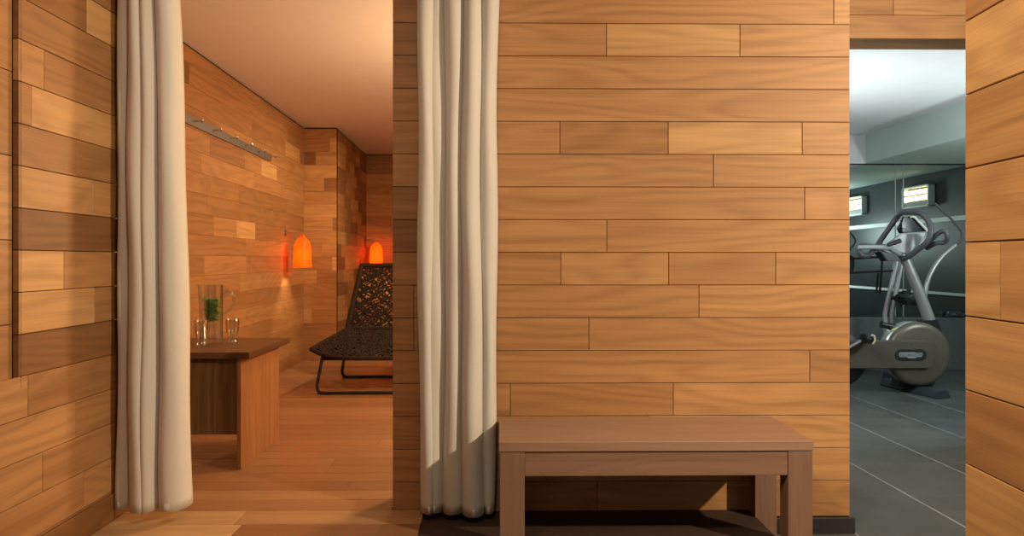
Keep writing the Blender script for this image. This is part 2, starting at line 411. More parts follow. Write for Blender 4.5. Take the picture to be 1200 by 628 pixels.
boards('wall_lounge_pier_side', PA, UP, (0, 0, 1), NP, rows, M_WALL, M_GAP, .2, gap=.0005, backz=(0, LC), label='patchwork timber wall running back behind the lounge chair')
rows = [(*lrow(k), fill(-1.8, 1.0, .4, 1.2, (), (.15, .75))) for k in range(18)]
boards('wall_lounge_back', (0, 8.95, 0), (1, 0, 0), (0, 0, 1), (0, -1, 0), rows, M_WALL, M_GAP, .15, gap=.0005, backz=(0, LC), label='far timber board wall of the lounge')
rows = [(*lrow(k), fill(0, 5.93, .5, 1.4, (), (.3, .65))) for k in range(18)]
boards('wall_lounge_right', (1.0, 3.02, 0), (0, 1, 0), (0, 0, 1), (-1, 0, 0), rows, M_WALL, M_GAP, .15, gap=.0005, backz=(0, LC), label='timber board wall on the right of the lounge')
tag(link('ceiling_lounge', boxbm((-2.3, 2.86, LC), (1.2, 9.2, LC+.1)), M_PLASTER), 'plain plaster ceiling of the lounge', 'ceiling', kind='structure')
tag(link('ceiling_front', boxbm((-2.2, -2.5, zrow(20)), (5.2, 2.86, zrow(20)+.1)), M_PLASTER), 'ceiling of the changing room', 'ceiling', kind='structure')
tag(link('ceiling_passage', boxbm((1.1, 2.86, gz+.4), (3.8, 4.21, gz+.5)), M_PLASTER), 'ceiling of the passage to the gym', 'ceiling', kind='structure')
# --- raised board floor (boards run across)
def floor_boards():
    rows = []; edge = -.308
    y = 2.851; segs = lambda *a: list(a)
    j1 = P(357, 605, 2.78).x
    def jx(x, Y): return PXat(x, Y)
    rows.append((2.703, 2.851, [(-1.52, -1.02, .80), (-1.02, edge, .68)]))
    rows.append((2.555, 2.703, [(-1.52, -.985, .92), (-.985, edge, .42)]))
    rows.append((2.407, 2.555, [(-1.52, -.7, .6), (-.7, edge, .5)]))
    rows.append((2.26, 2.407, [(-1.52, -.9, .5), (-.9, edge, .6)]))
    rows.append((2.1, 2.26, [(-1.52, edge, .5)]))
    yy = 2.851
    while yy < 8.9:
        y2 = min(yy+.125, 8.96); x0 = -1.52 if yy < 2.95 else -2.0
        rows.append((yy, y2, fill(x0, -.44 if yy < 3.02 else 1.0, .9, 2.1, (), (.36, .58)))); yy = y2
    bm_back = M_GAP
    return boards('floor_lounge', (0, 0, .103), (1, 0, 0), (0, 1, 0), (0, 0, 1), rows, M_FLOOR, M_GAP, .012, gap=.0006,
                  label='raised timber board floor of the lounge and its step', cat='floor')
fl = floor_boards()
tag(link('trim_3', boxbm((-1.5, 2.11, .0), (-.312, 2.855, .09)), M_SKIRT, axis=0, tone=.4), 'timber riser under the raised floor', 'step', kind='structure')
bm = bmesh.new(); box(bm, (-.309, D-.016, .0), (WR+.014, D-.0005, .065), .002); 
tag(link('baseboard_front', bm, M_BASE), 'dark baseboard under the wall behind the bench', 'baseboard', kind='structure')
bm = bmesh.new(); box(bm, (-1.503, 2.1, .103), (-1.491, 2.83, zrow(1)-.004), .003)
tag(link('baseboard_left', bm, M_SKIRT, axis=1, tone=.35), 'brown timber baseboard along the left wall', 'baseboard', kind='structure')
tag(link('floor', boxbm((-6, -3, -.1), (7, 9.3, 0)), M_TILE), 'dark slate tile floor running into the gym', 'floor', kind='structure')

# ------------------------------------------------------------------ gym shell
MY = 7.15; GC = 2.083; GU = 2.372; BX = 3.69; GX = 4.80
tag(link('ceiling_gym', boxbm((1.1, 4.21, GU), (BX, MY+.2, GU+.12)), M_GYMCEIL), 'bright white ceiling of the gym', 'ceiling', kind='structure')
tag(link('ceiling_gym_bulkhead', boxbm((BX, 4.21, GC), (GX+.2, MY+.2, GU+.12), .004), M_BULK), 'lowered pale grey-green ceiling bulkhead in the gym', 'ceiling', kind='structure')
tag(link('wall_gym_right', boxbm((GX, 4.21, 0), (GX+.2, MY+.2, GC)), M_GYMWALL), 'dark charcoal side wall of the gym seen in the mirror', 'wall', kind='structure')
tag(link('wall_gym_left', boxbm((1.15, 4.21, 0), (1.3, MY+.2, GU)), M_DADO), 'left wall of the gym', 'wall', kind='structure')
tag(link('wall_gym_front', boxbm((3.6, 4.0, 0), (GX+.2, 4.21, GU)), M_GYMWALL), 'gym wall beside its doorway', 'wall', kind='structure')
tag(link('wall_gym_back', boxbm((1.3, MY+.012, 0), (GX, MY+.2, GU)), M_GYMWALL), 'dark wall behind the gym mirror', 'wall', kind='structure')
bm = bmesh.new(); box(bm, (1.3, MY-.09, 0), (GX, MY+.01, .525), .006)
tag(link('trim_4', bm, M_DADO), 'low grey ledge wall under the gym mirror', 'ledge', kind='structure')
mj = [1.3, PXat(1049.3, MY), PXat(1058.6, MY), GX]
mlabels = ['wide mirror panel left of the vertical joint in the gym', 'narrow mirror strip between two vertical joints', 'mirror panel at the right end of the gym wall']
for i in range(3):
    t = root('wall_mirror', ((mj[i]+mj[i+1])/2, MY+.01, .53), mlabels[i], 'mirror', 'gym mirror panels')
    bm = bmesh.new(); box(bm, (mj[i]+.003, MY, .53), (mj[i+1]-.003, MY+.010, GC if i else GU-.002))
    if i == 0:
        bm.free(); bm = boxbm((mj[0]+.003, MY, .53), (mj[1]-.003, MY+.010, GC-.001))
    link('mirror_glass', bm, M_MIRROR, t)
    if i < 2:
        bm = bmesh.new(); box(bm, (mj[i+1]-.006, MY-.004, .53), (mj[i+1]+.004, MY-.0005, GC-.006), .001); o = link('joint_strip', bm, M_SILV, t)
bm = boxbm((1.3, MY-.006, GC-.013), (GX, MY+.0, GC)); tag(link('trim_5', bm, M_BLACKM), 'thin black line above the gym mirror', 'trim', kind='structure')
bm = boxbm((1.3, MY-.002, GC), (BX, MY+.01, GU)); tag(link('trim_6', bm, M_GYMCEIL), 'white upstand above the gym mirror', 'trim', kind='structure')
for i, (zc, h) in enumerate(((1.546, .05), (.742, .03))):
    bm = boxbm((GX-.02, 4.25, zc-h/2), (GX-.001, MY-.1, zc+h/2), .003)
    tag(link('trim_%d' % (7+i), bm, M_WHITE), ['upper', 'lower'][i]+' white rail along the charcoal gym wall', 'rail', kind='structure')
def wall_light(yc, label):
    t = root('gym_wall_light', (GX-.002, yc, 1.83), label, 'light', 'louvred wall lights in the gym')
    h, wd = .125, .265
    bm = bmesh.new()
    for a, b in (((GX-.075, yc-wd, 1.83+h-.02), (GX-.002, yc+wd, 1.83+h)), ((GX-.075, yc-wd, 1.83-h), (GX-.002, yc+wd, 1.83-h+.02)),
                 ((GX-.075, yc-wd, 1.83-h), (GX-.002, yc-wd+.025, 1.83+h)), ((GX-.075, yc+wd-.025, 1.83-h), (GX-.002, yc+wd, 1.83+h))): box(bm, a, b, .006)
    link('housing', bm, M_WHITE, t)
    for k in range(2):
        z = 1.83+.055-.072*k
        bm = bmesh.new(); tube(bm, [(GX-.04, yc-wd+.027, z), (GX-.04, yc+wd-.027, z)], .027, 12); link('lamp_tube', bm, M_TUBE, t, smooth=True)
    bm = bmesh.new(); box(bm, (GX-.062, yc-wd+.026, 1.83-.104), (GX-.03, yc+wd-.026, 1.83-.058), .004); link('reflector', bm, M_GREYP, t)
    bm = bmesh.new(); box(bm, (GX-.07, yc-wd+.026, 1.83+.014), (GX-.03, yc+wd-.026, 1.83+.024), .002); link('louvre', bm, M_GREYP, t)
    return t
wall_light(6.24, 'glowing louvred wall light reflected above the bike handlebar')
wall_light(4.78, 'glowing louvred wall light reflected at the left edge of the mirror')

# ------------------------------------------------------------------ curtains
def curtain(label, Yb, ct, cb, dt, db, at_, ab, zt, zb, at):
    """creases top/bottom (X), their depth, lobe depth top/bottom"""
    t = root('curtain', at, label, 'curtain', 'cream curtains at the lounge opening')
    n = len(ct)-1; S = 18; NZ = 70
    rr = random.Random(len(label))
    ph = [rr.uniform(0, 6) for _ in range(n+1)]
    def pt(i, s, f, extra=0.0, fz=None):         # f: 0 bottom .. 1 top
        z = zb + (zt-zb)*f
        wob = lambda k: .004*math.sin(f*7+ph[k]) + .003*math.sin(f*17+ph[k]*2)
        cr = [cb[k]+(ct[k]-cb[k])*f + wob(k) for k in range(n+1)]
        dc = [db[k]+(dt[k]-db[k])*f for k in range(n+1)]
        am = ab[i]+(at_[i]-ab[i])*f
        p = PI*s; xf = .5-.5*math.cos(p)*(1.10 if 0 < s < 1 else 1.0)
        x = cr[i]+(cr[i+1]-cr[i])*min(max(xf, -.06), 1.06)
        y = Yb - (dc[i]+(dc[i+1]-dc[i])*s) - am*math.sin(p)**.75
        y += .0025*math.sin(f*23+s*5+i*2.1)*math.sin(p)
        return V((x, y-extra, z))
    def sheet(f0, f1, nz, extra):
        bm = bmesh.new(); g = []
        for r in range(nz+1):
            f = f0+(f1-f0)*r/nz; row = []
            for i in range(n):
                for k in range(S): row.append(bm.verts.new(pt(i, k/S, f, extra)))
            row.append(bm.verts.new(pt(n-1, 1, f, extra))); g.append(row)
        for r in range(nz):
            for k in range(len(g[0])-1): bm.faces.new((g[r][k], g[r][k+1], g[r+1][k+1], g[r+1][k]))
        return bm
    o = link('panel', sheet(0, 1, NZ, 0), M_CURT, t, smooth=True)
    md = o.modifiers.new('thickness', 'SOLIDIFY'); md.thickness = .004; md.offset = 1
    hh = .030/(zt-zb)
    o2 = link('hem', sheet(-.002/(zt-zb), hh, 2, .0015), M_CURT, t, smooth=True)
    md = o2.modifiers.new('thickness', 'SOLIDIFY'); md.thickness = .005; md.offset = 0
    return t
xl = lambda xs, Y: [PXat(x, Y) for x in xs]
curtain('cream linen curtain hanging beside the left timber wall', 2.815, [-1.500]+xl([139.5, 151, 165, 180, 196], 2.74), [-1.502]+xl([133.5, 149, 172, 186, 216], 2.74),
        [-.01, .03, .01, .03, .0, .0], [-.01, .03, .01, .085, .0, .0], [.02, .06, .085, .085, .09], [.02, .05, .06, .06, .10], zrow(20)-.01, .150, (-1.35, 2.75, .150))
curtain('cream linen curtain hanging beside the bench', 2.825, xl([487.5, 504, 523, 544, 563, 585], 2.76), xl([493, 506, 520.5, 540, 565, 577.5], 2.76),
        [.02, .02, .0, .0, .0, .0], [.0, .05, .0, .0, .0, .0], [.06, .04, .08, .09, .08], [.045, .03, .08, .11, .07], zrow(20)-.01, .122, (-.17, 2.76, .122))

# ------------------------------------------------------------------ bench
BYf, BYb = 2.447, 2.832
bx0, bx1 = -.010, PXat(954, BYf); bz1 = CH-213*BYf/F; bz0 = bz1-.0345
t = root('bench', ((bx0+bx1)/2, (BYf+BYb)/2, 0), 'plain brown timber bench against the board wall', 'bench')
link('seat', boxbm((bx0, BYf, bz0), (bx1, BYb, bz1), .0025), M_BENCH, t, axis=0, tone=.72)
lw = .086
for i, (x, y) in enumerate(((bx0+.003, BYf+.003), (bx1-lw-.003, BYf+.003), (bx0+.003, BYb-.06), (bx1-lw-.003, BYb-.06))):
    link('leg', boxbm((x, y, 0), (x+lw, y+(.075 if i < 2 else .057), bz0-.002), .002), M_BENCH, t, axis=2, tone=.42)
for y0, y1 in ((BYf+.006, BYf+.036), (BYb-.04, BYb-.012)):
    link('apron', boxbm((bx0+lw+.003, y0, bz0-.086), (bx1-lw-.003, y1, bz0-.003), .002), M_BENCH, t, axis=0, tone=.46)
for x in (bx0+.012, bx1-.05):
    link('side_rail', boxbm((x, BYf+.078, bz0-.086), (x+.03, BYb-.061, bz0-.003), .002), M_BENCH, t, axis=1, tone=.46)

# ------------------------------------------------------------------ lounge side table with pitcher and glasses
FZ = .103; TZ = .667
t = root('side_table', (-1.5, 3.7, FZ), 'dark timber side table with slab sides by the lounge wall', 'table')
link('table_top', boxbm((-1.88, 3.385, TZ-.030), (-1.198, 4.03, TZ), .002), M_TABLE, t, axis=0, tone=.08)
link('side_panel', boxbm((-1.266, 3.411, FZ), (-1.246, 3.99, TZ-.030), .0015), M_TABLE, t, axis=2, tone=.72)
link('side_panel', boxbm((-1.87, 3.411, FZ), (-1.85, 3.99, TZ-.030), .0015), M_TABLE, t, axis=2, tone=.72)
link('front_panel', boxbm((-1.849, 3.425, .268), (-1.267, 3.445, TZ-.031), .001), M_TSHADED, t, axis=2, tone=.5)
# pitcher
pc = V((-1.537, 3.783, TZ+.001)); r_ = .056; H_ = .305
t = root('pitcher', pc, 'tall clear glass pitcher holding green mint', 'pitcher')
prof = [(.002, 0), (.050, 0), (.055, .006), (r_, .02), (r_, H_), (r_-.0016, H_+.0015), (r_-.0032, H_), (r_-.0032, .022), (.046, .012), (.002, .011)]
bm = bmesh.new(); lathe(bm, prof, 40, pc)
for v in bm.verts:                                # pouring lip towards the left
    f = (v.co.z-pc.z)/H_
    if f > .93 and v.co.x < pc.x-.03: v.co.x -= .012*(f-.93)/.07
link('glass_body', bm, M_GLASS, t, smooth=True)
bm = bmesh.new(); hp = [pc+V((r_-.001, 0, .255)), pc+V((.085, 0, .278)), pc+V((.115, 0, .25)), pc+V((.117, 0, .21)), pc+V((.10, 0, .178)), pc+V((r_-.001, 0, .148))]
tube(bm, spline(hp, 8), .008, 12); link('handle', bm, M_GLASS, t, smooth=True)
bm = bmesh.new(); lathe(bm, [(.001, .0125), (.044, .0135), (r_-.0040, .024), (r_-.0040, .243), (.001, .243)], 36, pc)
tag(link('water', bm, M_WATER, smooth=True), 'clear water filling the pitcher', 'water', kind='stuff')
# mint
bm = bmesh.new(); rm = random.Random(3)
def leaf(bm, c, d, up, L, Wd):
    d = d.normalized(); s = d.cross(up).normalized(); nn = s.cross(d)
    prev = None
    for k in range(7):
        f = k/6; ww = Wd*math.sin(PI*min(1, f*.93+.05))**.8*(1-.25*f); bend = -.25*L*f*f
        p = c + d*L*f + nn*bend
        row = [bm.verts.new(p - s*ww + nn*.18*ww), bm.verts.new(p), bm.verts.new(p + s*ww + nn*.18*ww)]
        if prev:
            for j in range(2): bm.faces.new((prev[j], prev[j+1], row[j+1], row[j]))
        prev = row
for k in range(430):
    h = rm.random()**.7; rad = .051*(.5+.5*h)*math.sqrt(rm.random()); a = rm.uniform(0, 2*PI)
    c = pc+V((rad*math.cos(a)*(.98 if h > .6 else .8)+.014*(1-h), rad*math.sin(a), .118+.112*h))
    dd = V((math.cos(a+rm.uniform(-1, 1)), math.sin(a+rm.uniform(-1, 1)), rm.uniform(-.6, .6)))
    L = rm.uniform(.018, .030)
    e = c + dd.normalized()*L; q = V((e.x-pc.x, e.y-pc.y, 0))
    if q.length > .0505: dd = V((-q.x, -q.y, rm.uniform(-.02, .02)))
    leaf(bm, c, dd, V((rm.uniform(-.5, .5), rm.uniform(-.5, .5), 1)), L, L*.42)
for k in range(5):
    a = rm.uniform(0, 6.28); tube(bm, spline([pc+V((.012, 0, .105)), pc+V((.02*math.cos(a), .02*math.sin(a), .16)), pc+V((.03*math.cos(a), .03*math.sin(a), .225))], 4), .0014, 5)
o = link('mint_bunch', bm, M_GREEN, smooth=True, at=pc+V((0, 0, .105)))
md = o.modifiers.new('thickness', 'SOLIDIFY'); md.thickness = .0007
tag(o, 'bunch of green mint leaves inside the pitcher', 'herb')
# glasses
def tumbler(c, label):
    bm = bmesh.new(); h = .124
    lathe(bm, [(.001, 0), (.028, 0), (.029, .003), (.0245, .012), (.022, .022), (.0225, .034), (.028, .05), (.0325, .075), (.0338, .1), (.0332, h), (.0325, h+.001), (.0318, h),
               (.0322, .1), (.031, .076), (.0265, .053), (.020, .043), (.001, .041)], 32, c)
    return tag(link('drinking_glass', bm, M_GLASS, smooth=True, at=c), label, 'glass', 'small glasses on the side table')
g1 = tumbler(V((-1.549, 3.684, TZ+.001)), 'small clear glass standing in front of the pitcher')
g2 = copy_thing(g1); g2.location = (-1.428, 3.785, TZ+.001); g2['label'] = 'small clear glass to the right of the pitcher'

# ------------------------------------------------------------------ coat rail
def wallpt(Y, z, n): s = (Y-2.95)/ULo.y; return LA+ULo*s+V((0, 0, z))+NLo*n
t = root('coat_rail', wallpt(5.1, 1.968, .012), 'slim metal coat rail with hooks high on the lounge wall', 'coat rail')
bm = bmesh.new(); prism(bm, [wallpt(3.85, 1.94, .001), wallpt(6.04, 1.94, .001), wallpt(6.04, 1.996, .001), wallpt(3.85, 1.996, .001)], NLo*.014)
link('rail', bm, M_RAILM, t)
for k in range(7):
    Y = 6.02-.3065*k
    bm = bmesh.new(); pts = [wallpt(Y, 1.975, .014), wallpt(Y, 1.978, .04), wallpt(Y, 1.972, .052), wallpt(Y, 1.980, .058), wallpt(Y, 1.988, .058)]
    tube(bm, spline(pts, 5), .0055, 8)
    link('hook', bm, M_CHROME, t, smooth=True)

# ------------------------------------------------------------------ sconces
def sconce(Y, X, label):
    z = 1.353; t = root('wall_sconce', (X, Y, z), label, 'lamp', 'orange wall sconces in the lounge')
    bm = bmesh.new(); lathe(bm, [(.001, 0), (.034, 0), (.034, .006), (.028, .010), (.012, .012), (.001, .012)], 28, (X+.001, Y, z), 'X'); link('wall_plate', bm, M_CHROME, t, smooth=True)
    bm = bmesh.new(); tube(bm, spline([(X+.012, Y, z), (X+.07, Y, z+.002), (X+.13, Y, z), (X+.154, Y, z-.006), (X+.157, Y, z-.03)], 6), .005, 10); link('arm', bm, M_CHROME, t, smooth=True)
    c = V((X+.157, Y, 1.04))
    outer = [(.081, 0), (.080, .05), (.077, .12), (.073, .19), (.066, .225), (.052, .25), (.034, .266), (.024, .28), (.021, .298)]
    bm = bmesh.new(); lathe(bm, outer+[(r-.003, h) for r, h in outer[::-1]], 40, c, closed=True)
    bmesh.ops.recalc_face_normals(bm, faces=bm.faces)
    link('lamp_shade', bm, M_SHADE, t, smooth=True, at=c)
    bm = bmesh.new(); lathe(bm, [(.001, .285), (.018, .285), (.018, .235), (.001, .235)][::-1], 20, c); link('lamp_holder', bm, M_CHROME, t, smooth=True)
    bm = bmesh.new(); bmesh.ops.create_uvsphere(bm, u_segments=16, v_segments=10, radius=.024, matrix=Matrix.Translation(c+V((0, 0, .105)))); link('bulb', bm, M_BULB, t, smooth=True)
    return t
sconce(6.49, wallpt(6.49, 0, 0).x, 'orange glass sconce on the wall nearer the side table')
sx = CX + (-1.70-CX)*(8.72-7.15)/1.8
sconce(8.72, sx, 'orange glass sconce just above the lounge chair back')

# ------------------------------------------------------------------ lounge chair
XC = -.93
fl_, fr_ = V((-1.434, 5.36, .435)), V((2*XC+1.434, 5.36, .435))
bl_, br_ = V((-1.345, 6.2, .507)), V((2*XC+1.345, 6.2, .507))
tl_, tr_ = V((-1.27, 6.46, 1.057)), V((2*XC+1.27, 6.46, 1.057))
t = root('lounge_chair', (XC, 5.8, FZ), 'low dark woven lounge chair on a black sled frame', 'chair')
def seatp(u, v):
    p = (fl_*(1-u)+fr_*u)*(1-v)+(bl_*(1-u)+br_*u)*v
    e = 1-(2*u-1)**4
    p.z -= (.050*(1-v)**1.5+.012)*e*(1 if v < 1 else 0) if v < 1 else 0
    p.y -= .05*(1-v)**2*e
    return p
def backp(u, v):
    p = (bl_*(1-u)+br_*u)*(1-v)+(tl_*(1-u)+tr_*u)*v
    p.y += .05*math.sin(PI*u)*math.sin(PI*v*.5); return p
rw = random.Random(5)
def weave(fn, nu, nv, r, wob, over=.006):
    bm = bmesh.new()
    for i in range(nu):
        u0 = (i+.5)/nu; p0 = rw.uniform(0, 6); fq = rw.uniform(3, 7)
        pts = []
        for k in range(2*nv+1):
            v = k/(2*nv); u = min(max(u0+wob*math.sin(v*fq*6+p0)/nu, 0.004), .996)
            p = fn(u, v); p += V((0, -.3, 1)).normalized()*over*(1 if (k//1+i) % 2 else -1)*(0 if k in (0, 2*nv) else 1); pts.append(p)
        tube(bm, pts, r*rw.uniform(.8, 1.2), 5)
    for j in range(nv):
        v0 = (j+.5)/nv; p0 = rw.uniform(0, 6); fq = rw.uniform(3, 7)
        pts = []
        for k in range(2*nu+1):
            u = k/(2*nu); v = min(max(v0+wob*math.sin(u*fq*6+p0)/nv, .004), .996)
            p = fn(u, v); p += V((0, -.3, 1)).normalized()*over*(-1 if (k+j) % 2 else 1)*(0 if k in (0, 2*nu) else 1); pts.append(p)
        tube(bm, pts, r*rw.uniform(.8, 1.2), 5)
    return bm
s_ = link('seat', weave(seatp, 30, 26, .0095, .9), M_CORD, t, smooth=True)
per = [seatp(i/20, 0) for i in range(21)]+[seatp(1, i/12) for i in range(1, 13)]+[seatp(1-i/20, 1) for i in range(1, 21)]+[seatp(0, 1-i/12) for i in range(1, 12)]
bm = bmesh.new(); tube(bm, per, .017, 8, closed=True); link('seat_rim', bm, M_CORD, s_, smooth=True)
b_ = link('backrest', weave(backp, 26, 24, .0072, 1.5), M_CORD, t, smooth=True)
per = [backp(i/20, 0) for i in range(21)]+[backp(1, i/12) for i in range(1, 13)]+[backp(1-i/20, 1) for i in range(1, 21)]+[backp(0, 1-i/12) for i in range(1, 12)]
bm = bmesh.new(); tube(bm, per, .023, 8, closed=True); link('back_rim', bm, M_CORD, b_, smooth=True)
# sled: a rectangle loop on the floor at the front with two legs, and a rear one
def sled(Y, zt, inset, dy):
    x0, x1 = -1.375+inset, 2*XC+1.375-inset; z = FZ+.012; tp = .03
    pts = [V((x0+tp, Y+dy, zt)), V((x0+.005, Y+.01, z+.10)), V((x0, Y, z+.045)), V((x0+.012, Y, z+.012)), V((x0+.045, Y, z)), V((XC, Y, z)),
           V((x1-.045, Y, z)), V((x1-.012, Y, z+.012)), V((x1, Y, z+.045)), V((x1-.005, Y+.01, z+.10)), V((x1-tp, Y+dy, zt))]
    bm = bmesh.new(); tube(bm, spline(pts, 5), .0125, 10); return bm
link('sled_frame', sled(5.31, .395, 0, .05), M_BLACKM, t, smooth=True)
link('sled_frame', sled(6.05, .47, .02, .10), M_BLACKM, t, smooth=True)
bm = bmesh.new(); tube(bm, [(-1.345, 5.36, .362), (2*XC+1.345, 5.36, .362)], .011, 10); link('cross_bar', bm, M_BLACKM, t, smooth=True)
for sx_ in (-1.345, 2*XC+1.345):
    bm = bmesh.new(); tube(bm, [(sx_, 5.36, .362), (sx_+(.02 if sx_ < XC else -.02), 6.14, .46)], .011, 10); link('side_rail', bm, M_BLACKM, t, smooth=True)

# ------------------------------------------------------------------ exercise bike
t = root('exercise_bike', (3.3, 5.92, 0), 'grey exercise bike with round flywheel housing in the gym', 'exercise bike')
dc = P(1079, 415.5, 5.8); dc.y = 0; R0 = .264
bm = bmesh.new(); lathe(bm, [(.001, 5.805), (R0-.05, 5.803), (R0-.018, 5.808), (R0-.004, 5.822), (R0, 5.845), (R0, 5.862), (.001, 5.862)], 64, dc, 'Y'); bmesh.ops.recalc_face_normals(bm, faces=bm.faces)
hs = link('flywheel_cover', bm, M_TAUPE, t, smooth=True)
bm = bmesh.new(); lathe(bm, [(.001, 5.862), (R0-.012, 5.862), (R0-.002, 5.872), (R0-.004, 5.955), (R0-.02, 5.975), (.001, 5.975)], 64, dc+V((-.012, 0, .004)), 'Y'); bmesh.ops.recalc_face_normals(bm, faces=bm.faces)
link('flywheel_drum', bm, M_SILV, t, smooth=True)
# main body beam with rounded right end
zt_, zb_ = P(1075, 399, 5.78).z, P(1075, 432, 5.78).z; xr = P(1093, 413, 5.78).x; x0 = 2.55; rr_ = .055
poly = [V((x0, 5.775, zb_)), V((xr-rr_, 5.775, zb_))]+[V((xr-rr_+rr_*math.sin(a), 5.775, zb_+rr_-rr_*math.cos(a))) for a in [PI/2*k/6 for k in range(1, 7)]] + \
       [V((xr-rr_+rr_*math.cos(a), 5.775, zt_-rr_+rr_*math.sin(a))) for a in [PI/2*k/6 for k in range(0, 7)]]+[V((x0, 5.775, zt_))]
bm = bmesh.new(); prism(bm, poly, (0, .055, 0))
bmesh.ops.bevel(bm, geom=[e for e in bm.edges if all(abs(v.co.y-5.775) < 1e-4 for v in e.verts)], offset=.008, segments=3, affect='EDGES')
bd = link('body_beam', bm, M_TAUPE, t, smooth=True)
# logo plate + lettering
pc_ = P(1067.5, 416, 5.77)
def stadium(cx, cz, hw, hh, y): return [V((cx+sg*(hw-hh)+hh*math.cos(a), y, cz+hh*math.sin(a))) for sg, a in
        [(1, -PI/2+PI*k/10) for k in range(11)]+[(-1, PI/2+PI*k/10) for k in range(11)]]
bm = bmesh.new(); prism(bm, stadium(pc_.x, pc_.z, .130, .046, 5.7745), (0, -.004, 0)); lp = link('logo_plate', bm, M_PLATE, bd)
lp.location = V(lp.location)
bm = bmesh.new(); prism(bm, [V((pc_.x+a, 5.7704, pc_.z+b)) for a, b in ((-.098, -.004), (-.09, -.016), (-.03, -.017), (-.02, -.026), (.035, -.026), (.045, -.017), (.088, -.014), (.098, .002), (.094, .017), (.04, .018), (.03, .023), (-.09, .022), (-.1, .012))], (0, -.002, 0))
lb_ = link('logo_band', bm, M_GREYP, lp)
cu = bpy.data.curves.new('t', 'FONT'); cu.body = 'TECHNOGYM'; cu.size = .036; cu.align_x = 'CENTER'; cu.align_y = 'CENTER'; cu.extrude = .0005
to = bpy.data.objects.new('t', cu); COL.objects.link(to); bpy.context.view_layer.update()
me = bpy.data.meshes.new_from_object(to.evaluated_get(bpy.context.evaluated_depsgraph_get())); bpy.data.objects.remove(to)
bm = bmesh.new(); bm.from_mesh(me); bmesh.ops.rotate(bm, verts=bm.verts, cent=(0, 0, 0), matrix=Matrix.Rotation(PI/2, 3, 'X'))
bmesh.ops.scale(bm, verts=bm.verts, vec=(.84, 1, .84)); bmesh.ops.translate(bm, verts=bm.verts, vec=(pc_.x-.001, 5.7678, pc_.z-.001))
link('lettering', bm, M_PLATE, lp)
for o in (lp, lb_): pass
# badge, knob
bm = bmesh.new(); bmesh.ops.create_uvsphere(bm, u_segments=20, v_segments=10, radius=.034); bmesh.ops.scale(bm, verts=bm.verts, vec=(1, .2, .45))
bmesh.ops.rotate(bm, verts=bm.verts, cent=(0, 0, 0), matrix=Matrix.Rotation(-.15, 3, 'Y')); bmesh.ops.translate(bm, verts=bm.verts, vec=P(1049, 386.5, 5.866)); link('badge', bm, M_BADGE, hs, smooth=True)
bm = bmesh.new(); kc = P(1041, 381.5, 5.93)
tube(bm, [kc+V((.05, 0, -.015)), kc+V((-.045, 0, .006))], [.03, .024], 12); tube(bm, [kc+V((-.05, 0, .008)), kc+V((-.062, 0, .01))], .03, 12); link('brake_knob', bm, M_BLACK, t, smooth=True)
# rear crank housing, crank and pedal
cc = P(983, 420, 5.86); cc.y = 0
bm = bmesh.new(); lathe(bm, [(.001, 5.835), (.20, 5.835), (.235, 5.86), (.235, 5.98), (.2, 6.0), (.001, 6.0)], 48, cc, 'Y'); bmesh.ops.recalc_face_normals(bm, faces=bm.faces); link('crank_housing', bm, M_BLACK, t, smooth=True)
bm = bmesh.new(); c0 = P(978, 416, 5.755); c1 = P(1014, 397, 5.755); tube(bm, [c0, c1], [.022, .016], 10, flat=.6); tube(bm, [V((c0.x, 5.775, c0.z)), V((c0.x, 5.735, c0.z))], .035, 16); cr_ = link('crank_arm', bm, M_SILV, t, smooth=True)
bm = bmesh.new(); pc2 = P(1019, 398, 5.70); box(bm, pc2-V((.05, .045, .028)), pc2+V((.03, .045, .022)), .012, 3); tube(bm, [c1+V((0, .0, 0)), V((c1.x, 5.70, c1.z))], .012, 8)
box(bm, pc2+V((-.062, -.045, -.0)), pc2+V((-.04, .045, .055)), .006); pd = link('pedal', bm, M_BLACK, t, smooth=True)
bm = bmesh.new(); tube(bm, spline([pc2+V((.0, -.05, -.03)), pc2+V((.016, -.052, .0)), pc2+V((.01, -.05, .035)), pc2+V((-.01, -.045, .04))], 5), .008, 8); link('strap', bm, M_STRAP, pd, smooth=True)
# front foot and rear foot
f0, f1 = P(1033, 452, 6.246), P(1099, 469, 5.598)
def foot(xc, dx=0):
    bm = bmesh.new(); prism(bm, [V((xc-.07, 5.60, .001)), V((xc+.085, 5.64, .001)), V((xc+.07, 5.65, .055)), V((xc-.04, 5.61, .06))], (-dx, .63, 0))
    bmesh.ops.bevel(bm, geom=bm.edges[:], offset=.008, segments=2, affect='EDGES'); return bm
link('front_foot', foot(3.52, .12), M_SLATE, t, smooth=True)
link('rear_foot', foot(2.45), M_SLATE, t, smooth=True)
bm = bmesh.new(); prism(bm, [V((3.30, 5.87, .04)), V((3.48, 5.87, .04)), V((3.47, 5.87, .14)), V((3.33, 5.87, .14))], (0, .12, 0)); link('foot_bracket', bm, M_BLACK, t)
bm = bmesh.new(); prism(bm, [V((2.40, 5.83, .04)), V((2.52, 5.83, .04)), V((2.72, 5.83, .3)), V((2.56, 5.83, .36))], (0, .09, 0)); link('rear_strut', bm, M_TAUPE, t)
# saddle
bm = bmesh.new(); tube(bm, [(2.62, 5.9, .36), (2.50, 5.9, .86)], .028, 14); link('saddle_post', bm, M_SILV, t, smooth=True)
bm = bmesh.new(); tube(bm, spline([(2.36, 5.9, .90), (2.42, 5.9, .905), (2.52, 5.9, .90), (2.62, 5.9, .895), (2.68, 5.9, .88)], 5), [.07+.05*math.sin(PI*min(1, .25+.75*(1-k/20)))-.045*(k/20) for k in range(21)], 16, flat=.35); link('saddle', bm, M_BLACK, t, smooth=True)
